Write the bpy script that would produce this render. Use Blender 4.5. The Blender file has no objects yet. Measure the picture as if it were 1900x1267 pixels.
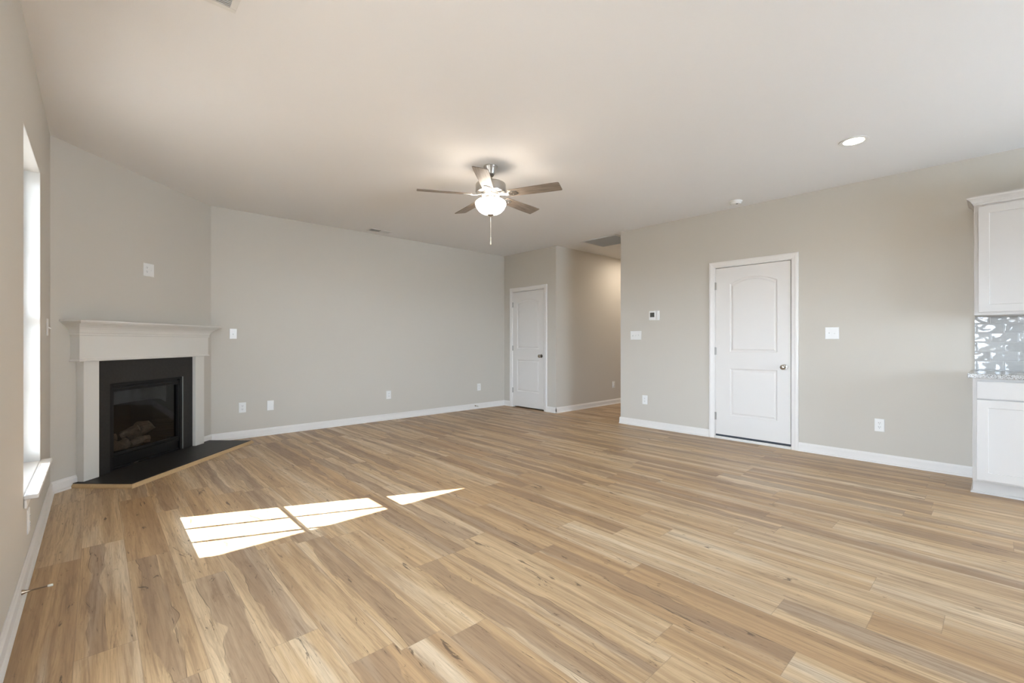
import bpy, bmesh, math, random
from math import sin, cos, pi, radians, atan2, sqrt
from mathutils import Vector, Matrix
random.seed(7)
S = bpy.context.scene
COL = S.collection

# ------------------------------------------------------------------ camera
CAMH, YAW, FPX = 1.1614, 0.7448, 837.16
cd = bpy.data.cameras.new('camera'); cam = bpy.data.objects.new('camera', cd); COL.objects.link(cam)
cam.location = (0, 0, CAMH); cam.rotation_euler = (pi / 2, 0, -YAW)
cd.sensor_width = 36.0; cd.lens = FPX * 36.0 / 1900.0; cd.shift_y = 1.05 / 1900.0
cd.clip_start = 0.02; cd.clip_end = 300
S.camera = cam

# ------------------------------------------------------------------ world, sun, exposure
S.view_settings.view_transform = 'Standard'; S.view_settings.look = 'None'
S.view_settings.gamma = 1.0; S.view_settings.use_curve_mapping = False
S.view_settings.exposure = 1.71
W = bpy.data.worlds.new('world'); S.world = W; W.use_nodes = True
bg = W.node_tree.nodes['Background']; bg.inputs[1].default_value = 1.0
_tc = W.node_tree.nodes.new('ShaderNodeTexCoord'); _sp = W.node_tree.nodes.new('ShaderNodeSeparateXYZ'); W.node_tree.links.new(_tc.outputs['Generated'], _sp.inputs[0])
_rp = W.node_tree.nodes.new('ShaderNodeValToRGB'); W.node_tree.links.new(_sp.outputs[2], _rp.inputs[0]); W.node_tree.links.new(_rp.outputs[0], bg.inputs[0])
_rp.color_ramp.elements[0].position = 0.0; _rp.color_ramp.elements[0].color = (0.69 * 9, 0.83 * 9, 9, 1)      # bright hazy horizon
_rp.color_ramp.elements[1].position = 0.75; _rp.color_ramp.elements[1].color = (0.56 * 3.6, 0.75 * 3.6, 3.6, 1)      # deeper sky overhead
sd = bpy.data.lights.new('sun', 'SUN'); sun = bpy.data.objects.new('sun', sd); COL.objects.link(sun)
SUNDIR = Vector((0.915, -0.404, -0.622))
sun.rotation_euler = SUNDIR.to_track_quat('-Z', 'Y').to_euler(); sun.location = (-6, 5, 6)
sd.energy = 16.0; sd.angle = 0.0045; sd.color = (1.0, 0.96, 0.91)

# room dimensions
XL, YB, XR, YC, YG, H = -0.2573, 6.2116, 5.531, 4.9375, 3.701, 2.74     # left wall, back wall, right wall, hall wall, end of right wall
YREAR, XE = -3.8, 9.6
DS, DT = 4.9177, 0.9788                                                  # diagonal wall: start on the left wall, end on the back wall

def portal(name, loc, rot, sx, sy):
    l = bpy.data.lights.new(name, 'AREA'); l.shape = 'RECTANGLE'; l.size = sx; l.size_y = sy
    l.cycles.is_portal = True
    o = bpy.data.objects.new(name, l); COL.objects.link(o); o.location = loc; o.rotation_euler = rot
portal('sky_portal_window', (XL - .17, 3.64, 1.32), (0, -pi / 2, 0), 1.8, .9)
portal('sky_portal_patio', (XL - .17, 1.1, 1.05), (0, -pi / 2, 0), 2.1, 2.0)
portal('sky_portal_rear', (3.55, YREAR - .17, 1.1), (pi / 2, 0, pi), 2.1, 1.8)

# ------------------------------------------------------------------ materials
def srgb(r, g, b):
    f = lambda c: (c / 255 / 12.92) if c / 255 <= .04045 else ((c / 255 + .055) / 1.055) ** 2.4
    return (f(r), f(g), f(b), 1)
def mat(name, col, rough=.5, metal=0, spec=.5, bump=0, bscale=200, var=0):
    m = bpy.data.materials.new(name); m.use_nodes = True; nt = m.node_tree; p = nt.nodes['Principled BSDF']
    c = col if len(col) == 4 else (*col, 1)
    p.inputs['Base Color'].default_value = c; p.inputs['Roughness'].default_value = rough
    p.inputs['Metallic'].default_value = metal; p.inputs['Specular IOR Level'].default_value = spec
    if bump or var:
        g = nt.nodes.new('ShaderNodeNewGeometry'); n = nt.nodes.new('ShaderNodeTexNoise')
        n.inputs['Scale'].default_value = bscale; n.inputs['Detail'].default_value = 3
        nt.links.new(g.outputs['Position'], n.inputs['Vector'])
        if bump:
            b = nt.nodes.new('ShaderNodeBump'); b.inputs['Strength'].default_value = bump; b.inputs['Distance'].default_value = .002
            nt.links.new(n.outputs['Fac'], b.inputs['Height']); nt.links.new(b.outputs['Normal'], p.inputs['Normal'])
        if var:
            mx = nt.nodes.new('ShaderNodeMix'); mx.data_type = 'RGBA'
            mx.inputs['A'].default_value = (*[v * (1 - var) for v in c[:3]], 1); mx.inputs['B'].default_value = (*[min(1, v * (1 + var)) for v in c[:3]], 1)
            nt.links.new(n.outputs['Fac'], mx.inputs['Factor']); nt.links.new(mx.outputs['Result'], p.inputs['Base Color'])
    return m
def emit(name, col, strength):
    m = bpy.data.materials.new(name); m.use_nodes = True; nt = m.node_tree; p = nt.nodes['Principled BSDF']
    p.inputs['Base Color'].default_value = (.9, .9, .88, 1); p.inputs['Roughness'].default_value = .35
    p.inputs['Emission Color'].default_value = (*col, 1); p.inputs['Emission Strength'].default_value = strength
    return m

M = {}
M['wall'] = mat('greige_wall_paint', (.575, .532, .463), .75, spec=.25, bump=.12, bscale=160)
M['ceiling'] = mat('ceiling_paint', (.79, .77, .745), .85, spec=.15, bump=.12, bscale=140)
M['trim'] = mat('white_trim_paint', (.77, .735, .69), .38, spec=.45, bump=.02, bscale=60)
M['door'] = mat('white_door_paint', (.73, .695, .65), .42, spec=.45, bump=.04, bscale=240)
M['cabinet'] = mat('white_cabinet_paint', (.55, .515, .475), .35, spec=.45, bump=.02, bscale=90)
M['mantel'] = mat('white_mantel_paint', (.70, .67, .61), .45, spec=.4, bump=.02, bscale=80)
M['plate'] = mat('white_plastic', (.78, .765, .73), .3, spec=.5, bump=.02, bscale=50)
M['plate_dark'] = mat('dark_slot', (.05, .048, .045), .5, bump=.02)
M['slate'] = mat('charcoal_tile', (.024, .0225, .0205), .45, spec=.28, bump=.25, bscale=45, var=.25)
M['firemetal'] = mat('black_metal', (.006, .006, .006), .42, spec=.25, bump=.03, bscale=120)
M['firebox'] = mat('black_firebox_liner', (.014, .013, .012), .8, spec=.2, bump=.3, bscale=60, var=.3)
M['hood'] = mat('grey_firebox_panel', (.14, .14, .137), .6, spec=.3, bump=.3, bscale=30, var=.35)
M['edge'] = mat('raw_tile_edge', (.22, .22, .21), .6, bump=.2, bscale=80)
M['log'] = mat('ceramic_log', (.27, .21, .155), .9, spec=.1, bump=1.0, bscale=38, var=.85)
M['logend'] = mat('ceramic_log_end', (.50, .43, .32), .9, spec=.1, bump=.8, bscale=90, var=.3)
M['nickel'] = mat('brushed_nickel', (.52, .50, .47), .28, metal=1, bump=.03, bscale=300)
M['chrome'] = mat('satin_chrome', (.62, .61, .59), .16, metal=1, bump=.02, bscale=300)
M['dark_nickel'] = mat('dark_nickel', (.30, .275, .24), .25, metal=1, bump=.02, bscale=300)
M['hinge'] = mat('hinge_metal', (.42, .40, .37), .35, metal=1, bump=.03, bscale=200)
M['ventwhite'] = mat('white_vent_metal', (.72, .70, .66), .5, spec=.35, bump=.02, bscale=80)
M['ventdark'] = mat('vent_cavity', (.03, .028, .025), .9, spec=.1, bump=.02)
M['damper'] = mat('pale_damper_plate', (.46, .45, .43), .7, spec=.2, bump=.02)
M['filter'] = mat('grey_filter', (.20, .19, .175), .9, spec=.1, bump=.3, bscale=120, var=.15)
M['spring'] = mat('door_stop_metal', (.33, .26, .19), .3, metal=1, bump=.02, bscale=200)
M['rubber'] = mat('white_rubber', (.75, .73, .62), .6, bump=.05, bscale=100)
M['oakstrip'] = mat('light_oak_strip', (.55, .38, .20), .45, spec=.4, bump=.1, bscale=60, var=.15)
M['screen'] = mat('grey_lcd', (.085, .085, .075), .2, spec=.5, bump=.01)
M['sweep'] = mat('dark_door_sweep', (.035, .04, .05), .6, bump=.05)
M['jamb'] = mat('pale_drywall_return', (.60, .585, .55), .7, spec=.25, bump=.1, bscale=160)
M['vinyl'] = mat('white_vinyl', (.80, .80, .79), .35, spec=.45, bump=.02)
M['concrete'] = mat('patio_concrete', (.25, .24, .225), .9, spec=.2, bump=.3, bscale=40, var=.12)
M['yard_bounce'] = mat('pale_bounce_ground', (.27, .255, .23), .95, spec=.1, bump=.6, bscale=30, var=.2)  # unseen yard, pale tone chosen to bounce daylight up to the ceiling
M['porch'] = mat('porch_roof_paint', (.6, .58, .55), .7, spec=.2, bump=.1, bscale=60)
M['glow'] = emit('frosted_bowl_light', (1.0, .88, .75), 9)
M['can'] = emit('recessed_lens_light', (1.0, .87, .72), 14)
M['can_hall'] = emit('hall_lens_light', (1.0, .88, .75), 85)
M['baffle'] = mat('white_baffle', (.78, .76, .72), .5, bump=.02)

def glass_mat(name, refl, tint=(1, 1, 1)):
    m = bpy.data.materials.new(name); m.use_nodes = True; nt = m.node_tree; nt.nodes.clear()
    o = nt.nodes.new('ShaderNodeOutputMaterial'); t = nt.nodes.new('ShaderNodeBsdfTransparent'); g = nt.nodes.new('ShaderNodeBsdfGlossy')
    t.inputs[0].default_value = (*tint, 1); g.inputs['Roughness'].default_value = .03
    lw = nt.nodes.new('ShaderNodeLayerWeight'); lw.inputs['Blend'].default_value = .5
    pw = nt.nodes.new('ShaderNodeMath'); pw.operation = 'POWER'; nt.links.new(lw.outputs['Facing'], pw.inputs[0]); pw.inputs[1].default_value = 5
    ma = nt.nodes.new('ShaderNodeMath'); ma.operation = 'MULTIPLY_ADD'; nt.links.new(pw.outputs[0], ma.inputs[0]); ma.inputs[1].default_value = 1 - refl; ma.inputs[2].default_value = refl
    x = nt.nodes.new('ShaderNodeMixShader'); nt.links.new(ma.outputs[0], x.inputs[0])
    nt.links.new(t.outputs[0], x.inputs[1]); nt.links.new(g.outputs[0], x.inputs[2]); nt.links.new(x.outputs[0], o.inputs[0])
    return m
M['glass'] = glass_mat('window_glass', .03)
M['fireglass'] = glass_mat('fireplace_glass', .03, (.66, .66, .66))

class NT:
    """tiny node helper"""
    def __init__(s, name):
        s.m = bpy.data.materials.new(name); s.m.use_nodes = True; s.t = s.m.node_tree; s.p = s.t.nodes['Principled BSDF']
    def set(s, sock, v):
        if hasattr(v, 'node'): s.t.links.new(v, sock)
        else: sock.default_value = v
    def math(s, op, a, b=0.0, c=None, clamp=False):
        n = s.t.nodes.new('ShaderNodeMath'); n.operation = op; n.use_clamp = clamp
        s.set(n.inputs[0], a); s.set(n.inputs[1], b)
        if c is not None: s.set(n.inputs[2], c)
        return n.outputs[0]
    def xyz(s, x, y, z):
        n = s.t.nodes.new('ShaderNodeCombineXYZ'); s.set(n.inputs[0], x); s.set(n.inputs[1], y); s.set(n.inputs[2], z); return n.outputs[0]
    def white(s, v):
        n = s.t.nodes.new('ShaderNodeTexWhiteNoise'); n.noise_dimensions = '3D'; s.set(n.inputs['Vector'], v); return n
    def noise(s, v, scale=1, detail=2, rough=.5, dist=0):
        n = s.t.nodes.new('ShaderNodeTexNoise'); s.set(n.inputs['Vector'], v); n.inputs['Scale'].default_value = scale
        n.inputs['Detail'].default_value = detail; n.inputs['Roughness'].default_value = rough; n.inputs['Distortion'].default_value = dist
        return n.outputs['Fac']
    def sstep(s, x, a, b):
        n = s.t.nodes.new('ShaderNodeMapRange'); n.interpolation_type = 'SMOOTHSTEP'
        s.set(n.inputs[0], x); n.inputs[1].default_value = a; n.inputs[2].default_value = b; n.inputs[3].default_value = 0; n.inputs[4].default_value = 1
        return n.outputs[0]
    def mix(s, f, a, b, mode='MIX'):
        n = s.t.nodes.new('ShaderNodeMix'); n.data_type = 'RGBA'; n.blend_type = mode
        s.set(n.inputs['Factor'], f); s.set(n.inputs['A'], a); s.set(n.inputs['B'], b); return n.outputs['Result']
    def ramp(s, f, stops):
        n = s.t.nodes.new('ShaderNodeValToRGB'); e = n.color_ramp.elements
        while len(e) < len(stops): e.new(.5)
        for el, (p, c) in zip(e, stops): el.position = p; el.color = (*c, 1)
        s.set(n.inputs[0], f); return n.outputs[0]

def floor_material():
    n = NT('vinyl_plank_floor')
    g = n.t.nodes.new('ShaderNodeNewGeometry'); sx = n.t.nodes.new('ShaderNodeSeparateXYZ'); n.t.links.new(g.outputs['Position'], sx.inputs[0])
    X, Y = sx.outputs[0], sx.outputs[1]
    w, L = .181, 1.22
    u = n.math('DIVIDE', n.math('ADD', X, 5.0 + .128), w); row = n.math('FLOOR', u); fu = n.math('FRACT', u)
    rr = n.white(n.xyz(row, 3.3, 1.7)).outputs['Value']
    v = n.math('ADD', n.math('DIVIDE', n.math('ADD', Y, 20.0), L), rr); colm = n.math('FLOOR', v); fv = n.math('FRACT', v)
    wn = n.white(n.xyz(row, colm, 9.1)); idv = wn.outputs['Value']
    wn2 = n.white(n.xyz(row, colm, 4.7)).outputs['Value']
    off = n.math('MULTIPLY', idv, 83.0); off2 = n.math('MULTIPLY', wn2, 57.0)
    # plank tone
    base = n.ramp(idv, [(0.0, (.53, .342, .178)), (.35, (.595, .405, .218)), (.7, (.655, .468, .270)), (1.0, (.71, .535, .338))])
    # soft streaks along the plank
    st = n.noise(n.xyz(n.math('ADD', n.math('MULTIPLY', X, 17.0), off), n.math('MULTIPLY', Y, .6), off2), 1, 4, .6, .3)
    base = n.mix(n.sstep(st, .34, .68), base, n.mix(.68, base, (.31, .19, .102, 1)))
    pale = n.noise(n.xyz(n.math('ADD', n.math('MULTIPLY', X, 9.0), off2), n.math('MULTIPLY', Y, .45), off), 1, 3, .55, .15)
    base = n.mix(n.math('MULTIPLY', n.sstep(pale, .50, .70), .50), base, (.84, .72, .54, 1))
    # fine grain, slightly wavy
    gr = n.noise(n.xyz(n.math('ADD', n.math('MULTIPLY', X, 150.0), off), n.math('MULTIPLY', Y, 5.5), off2), 1, 4, .65, .8)
    g2 = n.noise(n.xyz(n.math('ADD', n.math('MULTIPLY', X, 42.0), off2), n.math('MULTIPLY', Y, 2.2), off), 1, 4, .65, 1.2)
    # heartwood: a strip inside the plank with wavy, dark edged sides
    def wob(k, sc, amp):
        a_ = n.noise(n.xyz(n.math('ADD', off, k), n.math('ADD', n.math('MULTIPLY', Y, sc), off2), k), 1, 2, .45, .9)
        return n.math('MULTIPLY', n.math('SUBTRACT', a_, .5), amp)
    cen = n.math('ADD', .30, n.math('MULTIPLY', n.white(n.xyz(row, colm, 6.2)).outputs['Value'], .40))
    hwid = n.math('ADD', .13, n.math('MULTIPLY', n.white(n.xyz(row, colm, 8.8)).outputs['Value'], .20))
    dl = n.math('SUBTRACT', fu, n.math('ADD', n.math('SUBTRACT', cen, hwid), wob(1.0, 2.1, .62)))
    dr = n.math('SUBTRACT', n.math('ADD', n.math('ADD', cen, hwid), wob(7.0, 1.9, .62)), fu)
    dd = n.math('MINIMUM', dl, dr)
    on = n.math('GREATER_THAN', wn2, .45)
    hm = n.math('MULTIPLY', n.sstep(dd, -.01, .03), on)
    base = n.mix(n.math('MULTIPLY', hm, n.math('ADD', .30, n.math('MULTIPLY', g2, .60))), base, (.29, .19, .12, 1))
    ln = n.math('MULTIPLY', n.math('SUBTRACT', 1.0, n.math('MULTIPLY', n.math('ABSOLUTE', dd), 62.0), clamp=True), on)
    ln = n.math('MULTIPLY', ln, n.sstep(n.noise(n.xyz(off2, n.math('MULTIPLY', Y, 2.6), n.math('ADD', off, n.math('MULTIPLY', X, 4.0))), 1, 2), .42, .60))
    base = n.mix(n.math('MULTIPLY', ln, .85), base, (.085, .05, .028, 1))
    base = n.mix(n.math('MULTIPLY', n.sstep(gr, .40, .70), .45), base, n.mix(.62, base, (.20, .122, .066, 1)))
    base = n.mix(n.math('MULTIPLY', n.sstep(g2, .50, .66), .60), base, n.mix(.7, base, (.22, .132, .072, 1)))
    # dark splits and small knots
    kn = n.noise(n.xyz(n.math('ADD', n.math('MULTIPLY', X, 19.0), off2), n.math('MULTIPLY', Y, 2.9), off), 1, 5, .68, 2.4)
    base = n.mix(n.math('MULTIPLY', n.sstep(kn, .61, .69), .80), base, (.085, .052, .03, 1))
    # joints
    ju = n.math('MULTIPLY', n.math('MINIMUM', fu, n.math('SUBTRACT', 1.0, fu)), w)
    jv = n.math('MULTIPLY', n.math('MINIMUM', fv, n.math('SUBTRACT', 1.0, fv)), L)
    j = n.math('MINIMUM', ju, jv); jm = n.math('SUBTRACT', 1.0, n.sstep(j, .0006, .0022))
    base = n.mix(n.math('MULTIPLY', jm, .38), base, (.20, .135, .085, 1))
    n.set(n.p.inputs['Base Color'], base)
    n.set(n.p.inputs['Roughness'], n.math('ADD', .34, n.math('MULTIPLY', gr, .14)))
    n.p.inputs['Specular IOR Level'].default_value = .42
    b = n.t.nodes.new('ShaderNodeBump'); b.inputs['Strength'].default_value = .12; b.inputs['Distance'].default_value = .0015
    n.set(b.inputs['Height'], n.math('SUBTRACT', n.math('MULTIPLY', gr, .5), jm)); n.t.links.new(b.outputs['Normal'], n.p.inputs['Normal'])
    return n.m
M['floor'] = floor_material()

def tile_material():                     # hand-glazed grey subway tile, wall plane YZ
    n = NT('glazed_grey_tile')
    g = n.t.nodes.new('ShaderNodeNewGeometry'); sx = n.t.nodes.new('ShaderNodeSeparateXYZ'); n.t.links.new(g.outputs['Position'], sx.inputs[0])
    Y, Z = sx.outputs[1], sx.outputs[2]
    th, tw = .0785, .155
    r = n.math('DIVIDE', n.math('SUBTRACT', Z, .925), th); row = n.math('FLOOR', r); fr = n.math('FRACT', r)
    c = n.math('ADD', n.math('DIVIDE', n.math('SUBTRACT', .155 + 20 * tw - .015, Y), tw), n.math('MULTIPLY', n.math('MODULO', row, 2.0), .5)); cl = n.math('FLOOR', c); fc = n.math('FRACT', c)
    j = n.math('MINIMUM', n.math('MULTIPLY', n.math('MINIMUM', fr, n.math('SUBTRACT', 1.0, fr)), th), n.math('MULTIPLY', n.math('MINIMUM', fc, n.math('SUBTRACT', 1.0, fc)), tw))
    gm = n.math('SUBTRACT', 1.0, n.sstep(j, .0008, .0018))
    w = n.white(n.xyz(row, cl, 2.0)).outputs['Value']
    tone = n.mix(w, (.40, .395, .375, 1), (.47, .465, .445, 1))
    n.set(n.p.inputs['Base Color'], n.mix(gm, tone, (.47, .465, .445, 1)))
    n.set(n.p.inputs['Roughness'], n.math('ADD', .06, n.math('MULTIPLY', gm, .6)))
    n.p.inputs['Specular IOR Level'].default_value = .8
    wav = n.noise(n.xyz(n.math('MULTIPLY', w, 40.0), n.math('MULTIPLY', Y, 11.0), n.math('MULTIPLY', Z, 22.0)), 1, 1.2, .4, .3)
    edge = n.sstep(j, .0, .009)
    b = n.t.nodes.new('ShaderNodeBump'); b.inputs['Strength'].default_value = 1.0; b.inputs['Distance'].default_value = .004
    n.set(b.inputs['Height'], n.math('ADD', n.math('MULTIPLY', wav, 1.3), n.math('MULTIPLY', edge, .35))); n.t.links.new(b.outputs['Normal'], n.p.inputs['Normal'])
    return n.m
M['tile'] = tile_material()

def granite_material():
    n = NT('speckled_granite')
    g = n.t.nodes.new('ShaderNodeNewGeometry')
    def vor(scale):
        v = n.t.nodes.new('ShaderNodeTexVoronoi'); v.inputs['Scale'].default_value = scale; n.t.links.new(g.outputs['Position'], v.inputs['Vector'])
        s = n.t.nodes.new('ShaderNodeSeparateColor'); n.t.links.new(v.outputs['Color'], s.inputs[0]); return s.outputs[0], s.outputs[1]
    a, b = vor(300); c, d = vor(190)
    base = n.ramp(a, [(0, (.34, .335, .32)), (.5, (.46, .45, .43)), (1, (.60, .59, .57))])
    base = n.mix(n.math('GREATER_THAN', b, .80), base, (.10, .095, .09, 1))
    base = n.mix(n.math('MULTIPLY', n.math('GREATER_THAN', d, .85), .8), base, (.27, .23, .20, 1))
    n.set(n.p.inputs['Base Color'], base); n.p.inputs['Roughness'].default_value = .15
    return n.m
M['granite'] = granite_material()

def blade_material():                    # weathered grey oak blades, grain along the blade's own X
    n = NT('weathered_oak_blade')
    tc = n.t.nodes.new('ShaderNodeTexCoord'); sx = n.t.nodes.new('ShaderNodeSeparateXYZ'); n.t.links.new(tc.outputs['Object'], sx.inputs[0])
    gr = n.noise(n.xyz(n.math('MULTIPLY', sx.outputs[0], 6.0), n.math('MULTIPLY', sx.outputs[1], 60.0), 0.0), 1, 4, .6, .6)
    n.set(n.p.inputs['Base Color'], n.ramp(gr, [(.3, (.14, .108, .082)), (.55, (.23, .185, .145)), (.8, (.34, .285, .23))]))
    n.p.inputs['Roughness'].default_value = .5
    return n.m
M['blade'] = blade_material()

# ------------------------------------------------------------------ mesh helpers
class MB:
    def __init__(s): s.v = []; s.f = []; s.mi = []; s.cur = 0
    def add(s, vs, fs):
        o = len(s.v); s.v += [tuple(x) for x in vs]; s.f += [tuple(i + o for i in f) for f in fs]; s.mi += [s.cur] * len(fs); return s
    def box(s, x0, x1, y0, y1, z0, z1):
        x0, x1 = sorted((x0, x1)); y0, y1 = sorted((y0, y1)); z0, z1 = sorted((z0, z1))
        return s.add([(x0, y0, z0), (x1, y0, z0), (x1, y1, z0), (x0, y1, z0), (x0, y0, z1), (x1, y0, z1), (x1, y1, z1), (x0, y1, z1)],
                     [(0, 3, 2, 1), (4, 5, 6, 7), (0, 1, 5, 4), (1, 2, 6, 5), (2, 3, 7, 6), (3, 0, 4, 7)])
    def prism(s, poly, p0, ax, ay, ez):
        """polygon (a,b) in plane p0 + a*ax + b*ay, extruded by vector ez"""
        p0, ax, ay, ez = map(Vector, (p0, ax, ay, ez)); n = len(poly)
        a = [p0 + ax * q[0] + ay * q[1] for q in poly]; b = [q + ez for q in a]
        return s.add(a + b, [tuple(range(n))[::-1], tuple(range(n, 2 * n))] + [(i, (i + 1) % n, n + (i + 1) % n, n + i) for i in range(n)])
    def loft(s, rings, cap=True, close=True):
        n = len(rings[0]); vs = [p for r in rings for p in r]; fs = []
        for k in range(len(rings) - 1):
            for i in range(n if close else n - 1):
                j = (i + 1) % n; fs.append((k * n + i, k * n + j, (k + 1) * n + j, (k + 1) * n + i))
        if cap: fs += [tuple(range(n))[::-1], tuple(range((len(rings) - 1) * n, len(rings) * n))]
        return s.add(vs, fs)
    def lathe(s, prof, c=(0, 0, 0), axis='z', n=32, cap=True):
        rings = []
        for r, h in prof:
            ring = []
            for i in range(n):
                t = 2 * pi * i / n; a, b = r * cos(t), r * sin(t)
                ring.append({'z': (c[0] + a, c[1] + b, c[2] + h), 'y': (c[0] + a, c[1] + h, c[2] + b), 'x': (c[0] + h, c[1] + a, c[2] + b)}[axis])
            rings.append(ring)
        return s.loft(rings, cap)
    def tube(s, pts, r, n=8):
        pts = [Vector(p) for p in pts]; rings = []
        rs = r if isinstance(r, (list, tuple)) else [r] * len(pts)
        ref = None
        for i, p in enumerate(pts):
            d = (pts[min(i + 1, len(pts) - 1)] - pts[max(i - 1, 0)]).normalized()
            if ref is None: ref = d.orthogonal().normalized()
            ref = (ref - d * ref.dot(d)).normalized(); b = d.cross(ref)
            rings.append([tuple(p + (ref * cos(2 * pi * k / n) + b * sin(2 * pi * k / n)) * rs[i]) for k in range(n)])
        return s.loft(rings)
    def obj(s, name, mats, parent=None, bevel=0, seg=2, smooth=False, loc=None, rotz=0):
        me = bpy.data.meshes.new(name); me.from_pydata(s.v, [], s.f)
        for m in (mats if isinstance(mats, (list, tuple)) else [mats]): me.materials.append(M[m])
        bm = bmesh.new(); bm.from_mesh(me); bm.faces.ensure_lookup_table()
        for i, f in enumerate(bm.faces): f.material_index = s.mi[i]; f.smooth = smooth
        bmesh.ops.recalc_face_normals(bm, faces=bm.faces); bm.to_mesh(me); bm.free()
        o = bpy.data.objects.new(name, me); COL.objects.link(o)
        if loc: o.location = loc
        if rotz: o.rotation_euler = (0, 0, rotz)
        if parent: o.parent = parent
        if bevel:
            b = o.modifiers.new('bevel', 'BEVEL'); b.width = bevel; b.segments = seg; b.limit_method = 'ANGLE'; b.angle_limit = radians(40)
        if smooth:
            try: me.shade_auto_smooth
            except Exception: pass
            w = o.modifiers.new('wn', 'WEIGHTED_NORMAL'); w.keep_sharp = True
            me.set_sharp_from_angle(angle=radians(38))
        return o
def box(*a): return MB().box(*a)
def thing(name, label, cat, loc=(0, 0, 0), rotz=0, group=None, kind=None):
    o = bpy.data.objects.new(name, None); COL.objects.link(o); o.location = loc; o.rotation_euler = (0, 0, rotz); o.empty_display_size = .1
    return tag(o, label, cat, group, kind)
def tag(o, label, cat, group=None, kind=None):
    o['label'] = label; o['category'] = cat
    if group: o['group'] = group
    if kind: o['kind'] = kind
    return o
def struct(mb, name, m, label, cat, **kw):
    return tag(mb.obj(name, m, **kw), label, cat, kind='structure')
def wall_with_holes(axis, p0, p1, a0, a1, z0, z1, holes):
    """wall box between planes p0,p1 on axis ('x' or 'y'), running a0..a1, holes = [(h0,h1,zb,zt)]"""
    m = MB()
    def b(c0, c1, u0, u1):
        if c1 - c0 < 1e-5 or u1 - u0 < 1e-5: return
        m.box(p0, p1, c0, c1, u0, u1) if axis == 'x' else m.box(c0, c1, p0, p1, u0, u1)
    cur = a0
    for h0, h1, zb, zt in sorted(holes):
        b(cur, h0, z0, z1); b(h0, h1, z0, zb); b(h0, h1, zt, z1); cur = h1
    b(cur, a1, z0, z1); return m

# ------------------------------------------------------------------ setting: shell
struct(box(XL - .15, XE + .15, YREAR - .15, YB + .15, -.12, 0), 'floor', 'floor', 'light oak look vinyl plank floor running toward the hall', 'floor')
struct(box(XL - .15, XE + .15, YREAR - .15, YB + .15, H, H + .15), 'ceiling', 'ceiling', 'smooth pale flat ceiling over the whole room', 'ceiling')
WZ0, WZ1, WY0, WY1 = .40, 2.222, 3.195, 4.085
struct(wall_with_holes('x', XL - .15, XL, YREAR, DS + .02, 0, H, [(WY0, WY1, WZ0, WZ1), (.1, 2.1, 0, 2.05)]), 'wall_left', 'wall', 'greige wall with the tall window beside the fireplace', 'wall')
struct(box(XL - .15, XL, DS + .02, YB + .15, 0, H), 'wall_chase', 'wall', 'outer wall hidden behind the corner fireplace', 'wall')
struct(box(XL, XE, YB, YB + .15, 0, H), 'wall_back', 'wall', 'long greige wall between fireplace corner and closet door', 'wall')
GD0, GD1 = 1.535, 2.362                                                   # garage door rough opening in the right wall
struct(wall_with_holes('x', XR, XR + .12, YREAR, YG, 0, H, [(GD0, GD1, 0, 2.066)]), 'wall_right', 'wall', 'greige wall with the wide white door and thermostat', 'wall')
CD0, CD1 = 5.197, 5.985
struct(wall_with_holes('x', XR, XR + .12, YC, YB, 0, H, [(CD0, CD1, 0, 2.07)]), 'wall_closet', 'wall', 'short greige wall holding the narrow closet door', 'wall')
struct(box(XR + .12, XE, YC, YC + .12, 0, H), 'wall_hall', 'wall', 'greige hall wall seen through the opening', 'wall')
struct(box(XR + .12, XE, YG - .12, YG, 0, H), 'wall_hall_near', 'wall', 'near side wall of the hallway', 'wall')
struct(box(XE, XE + .15, YREAR, YB + .15, 0, H), 'wall_hall_end', 'wall', 'end wall of the hallway', 'wall')
struct(wall_with_holes('y', YREAR - .15, YREAR, XL - .15, XE + .15, 0, H, [(2.5, 4.6, .2, 2.0)]), 'wall_rear', 'wall', 'rear wall behind the viewer with an added window opening', 'wall')

# diagonal fireplace wall: local frame x along the wall, -y into the room
DV = Vector((DT - XL, YB - DS, 0)); DLEN = DV.length; DPHI = atan2(DV.y, DV.x)
DC = DLEN / 2                                                             # fireplace centred on the diagonal wall
FBW, FBZ = .425, .80
m = wall_with_holes('y', 0, .10, -.0, DLEN, 0, H, [(DC - FBW, DC + FBW, .04, FBZ)])
o = struct(m, 'wall_fireplace', 'wall', 'angled greige corner wall above and around the fireplace', 'wall', loc=(XL, DS, 0), rotz=DPHI)

# outside
tag(box(-60, XL - .15, -60, 70, -.35, -.20).obj('ground_yard', 'yard_bounce'), 'unseen yard outside, toned pale to bounce daylight indoors', 'ground', kind='structure')
tag(box(-3.7, XL - .15, -4, 4.75, -.20, -.06).obj('ground_patio', 'concrete'), 'concrete patio slab outside the left wall', 'ground', kind='structure')
tag(box(-3.75, XL - .16, -5, 4.585, 2.60, 2.78).obj('roof_porch', 'porch'), 'flat porch roof outside over the patio', 'roof', kind='structure')

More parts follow.
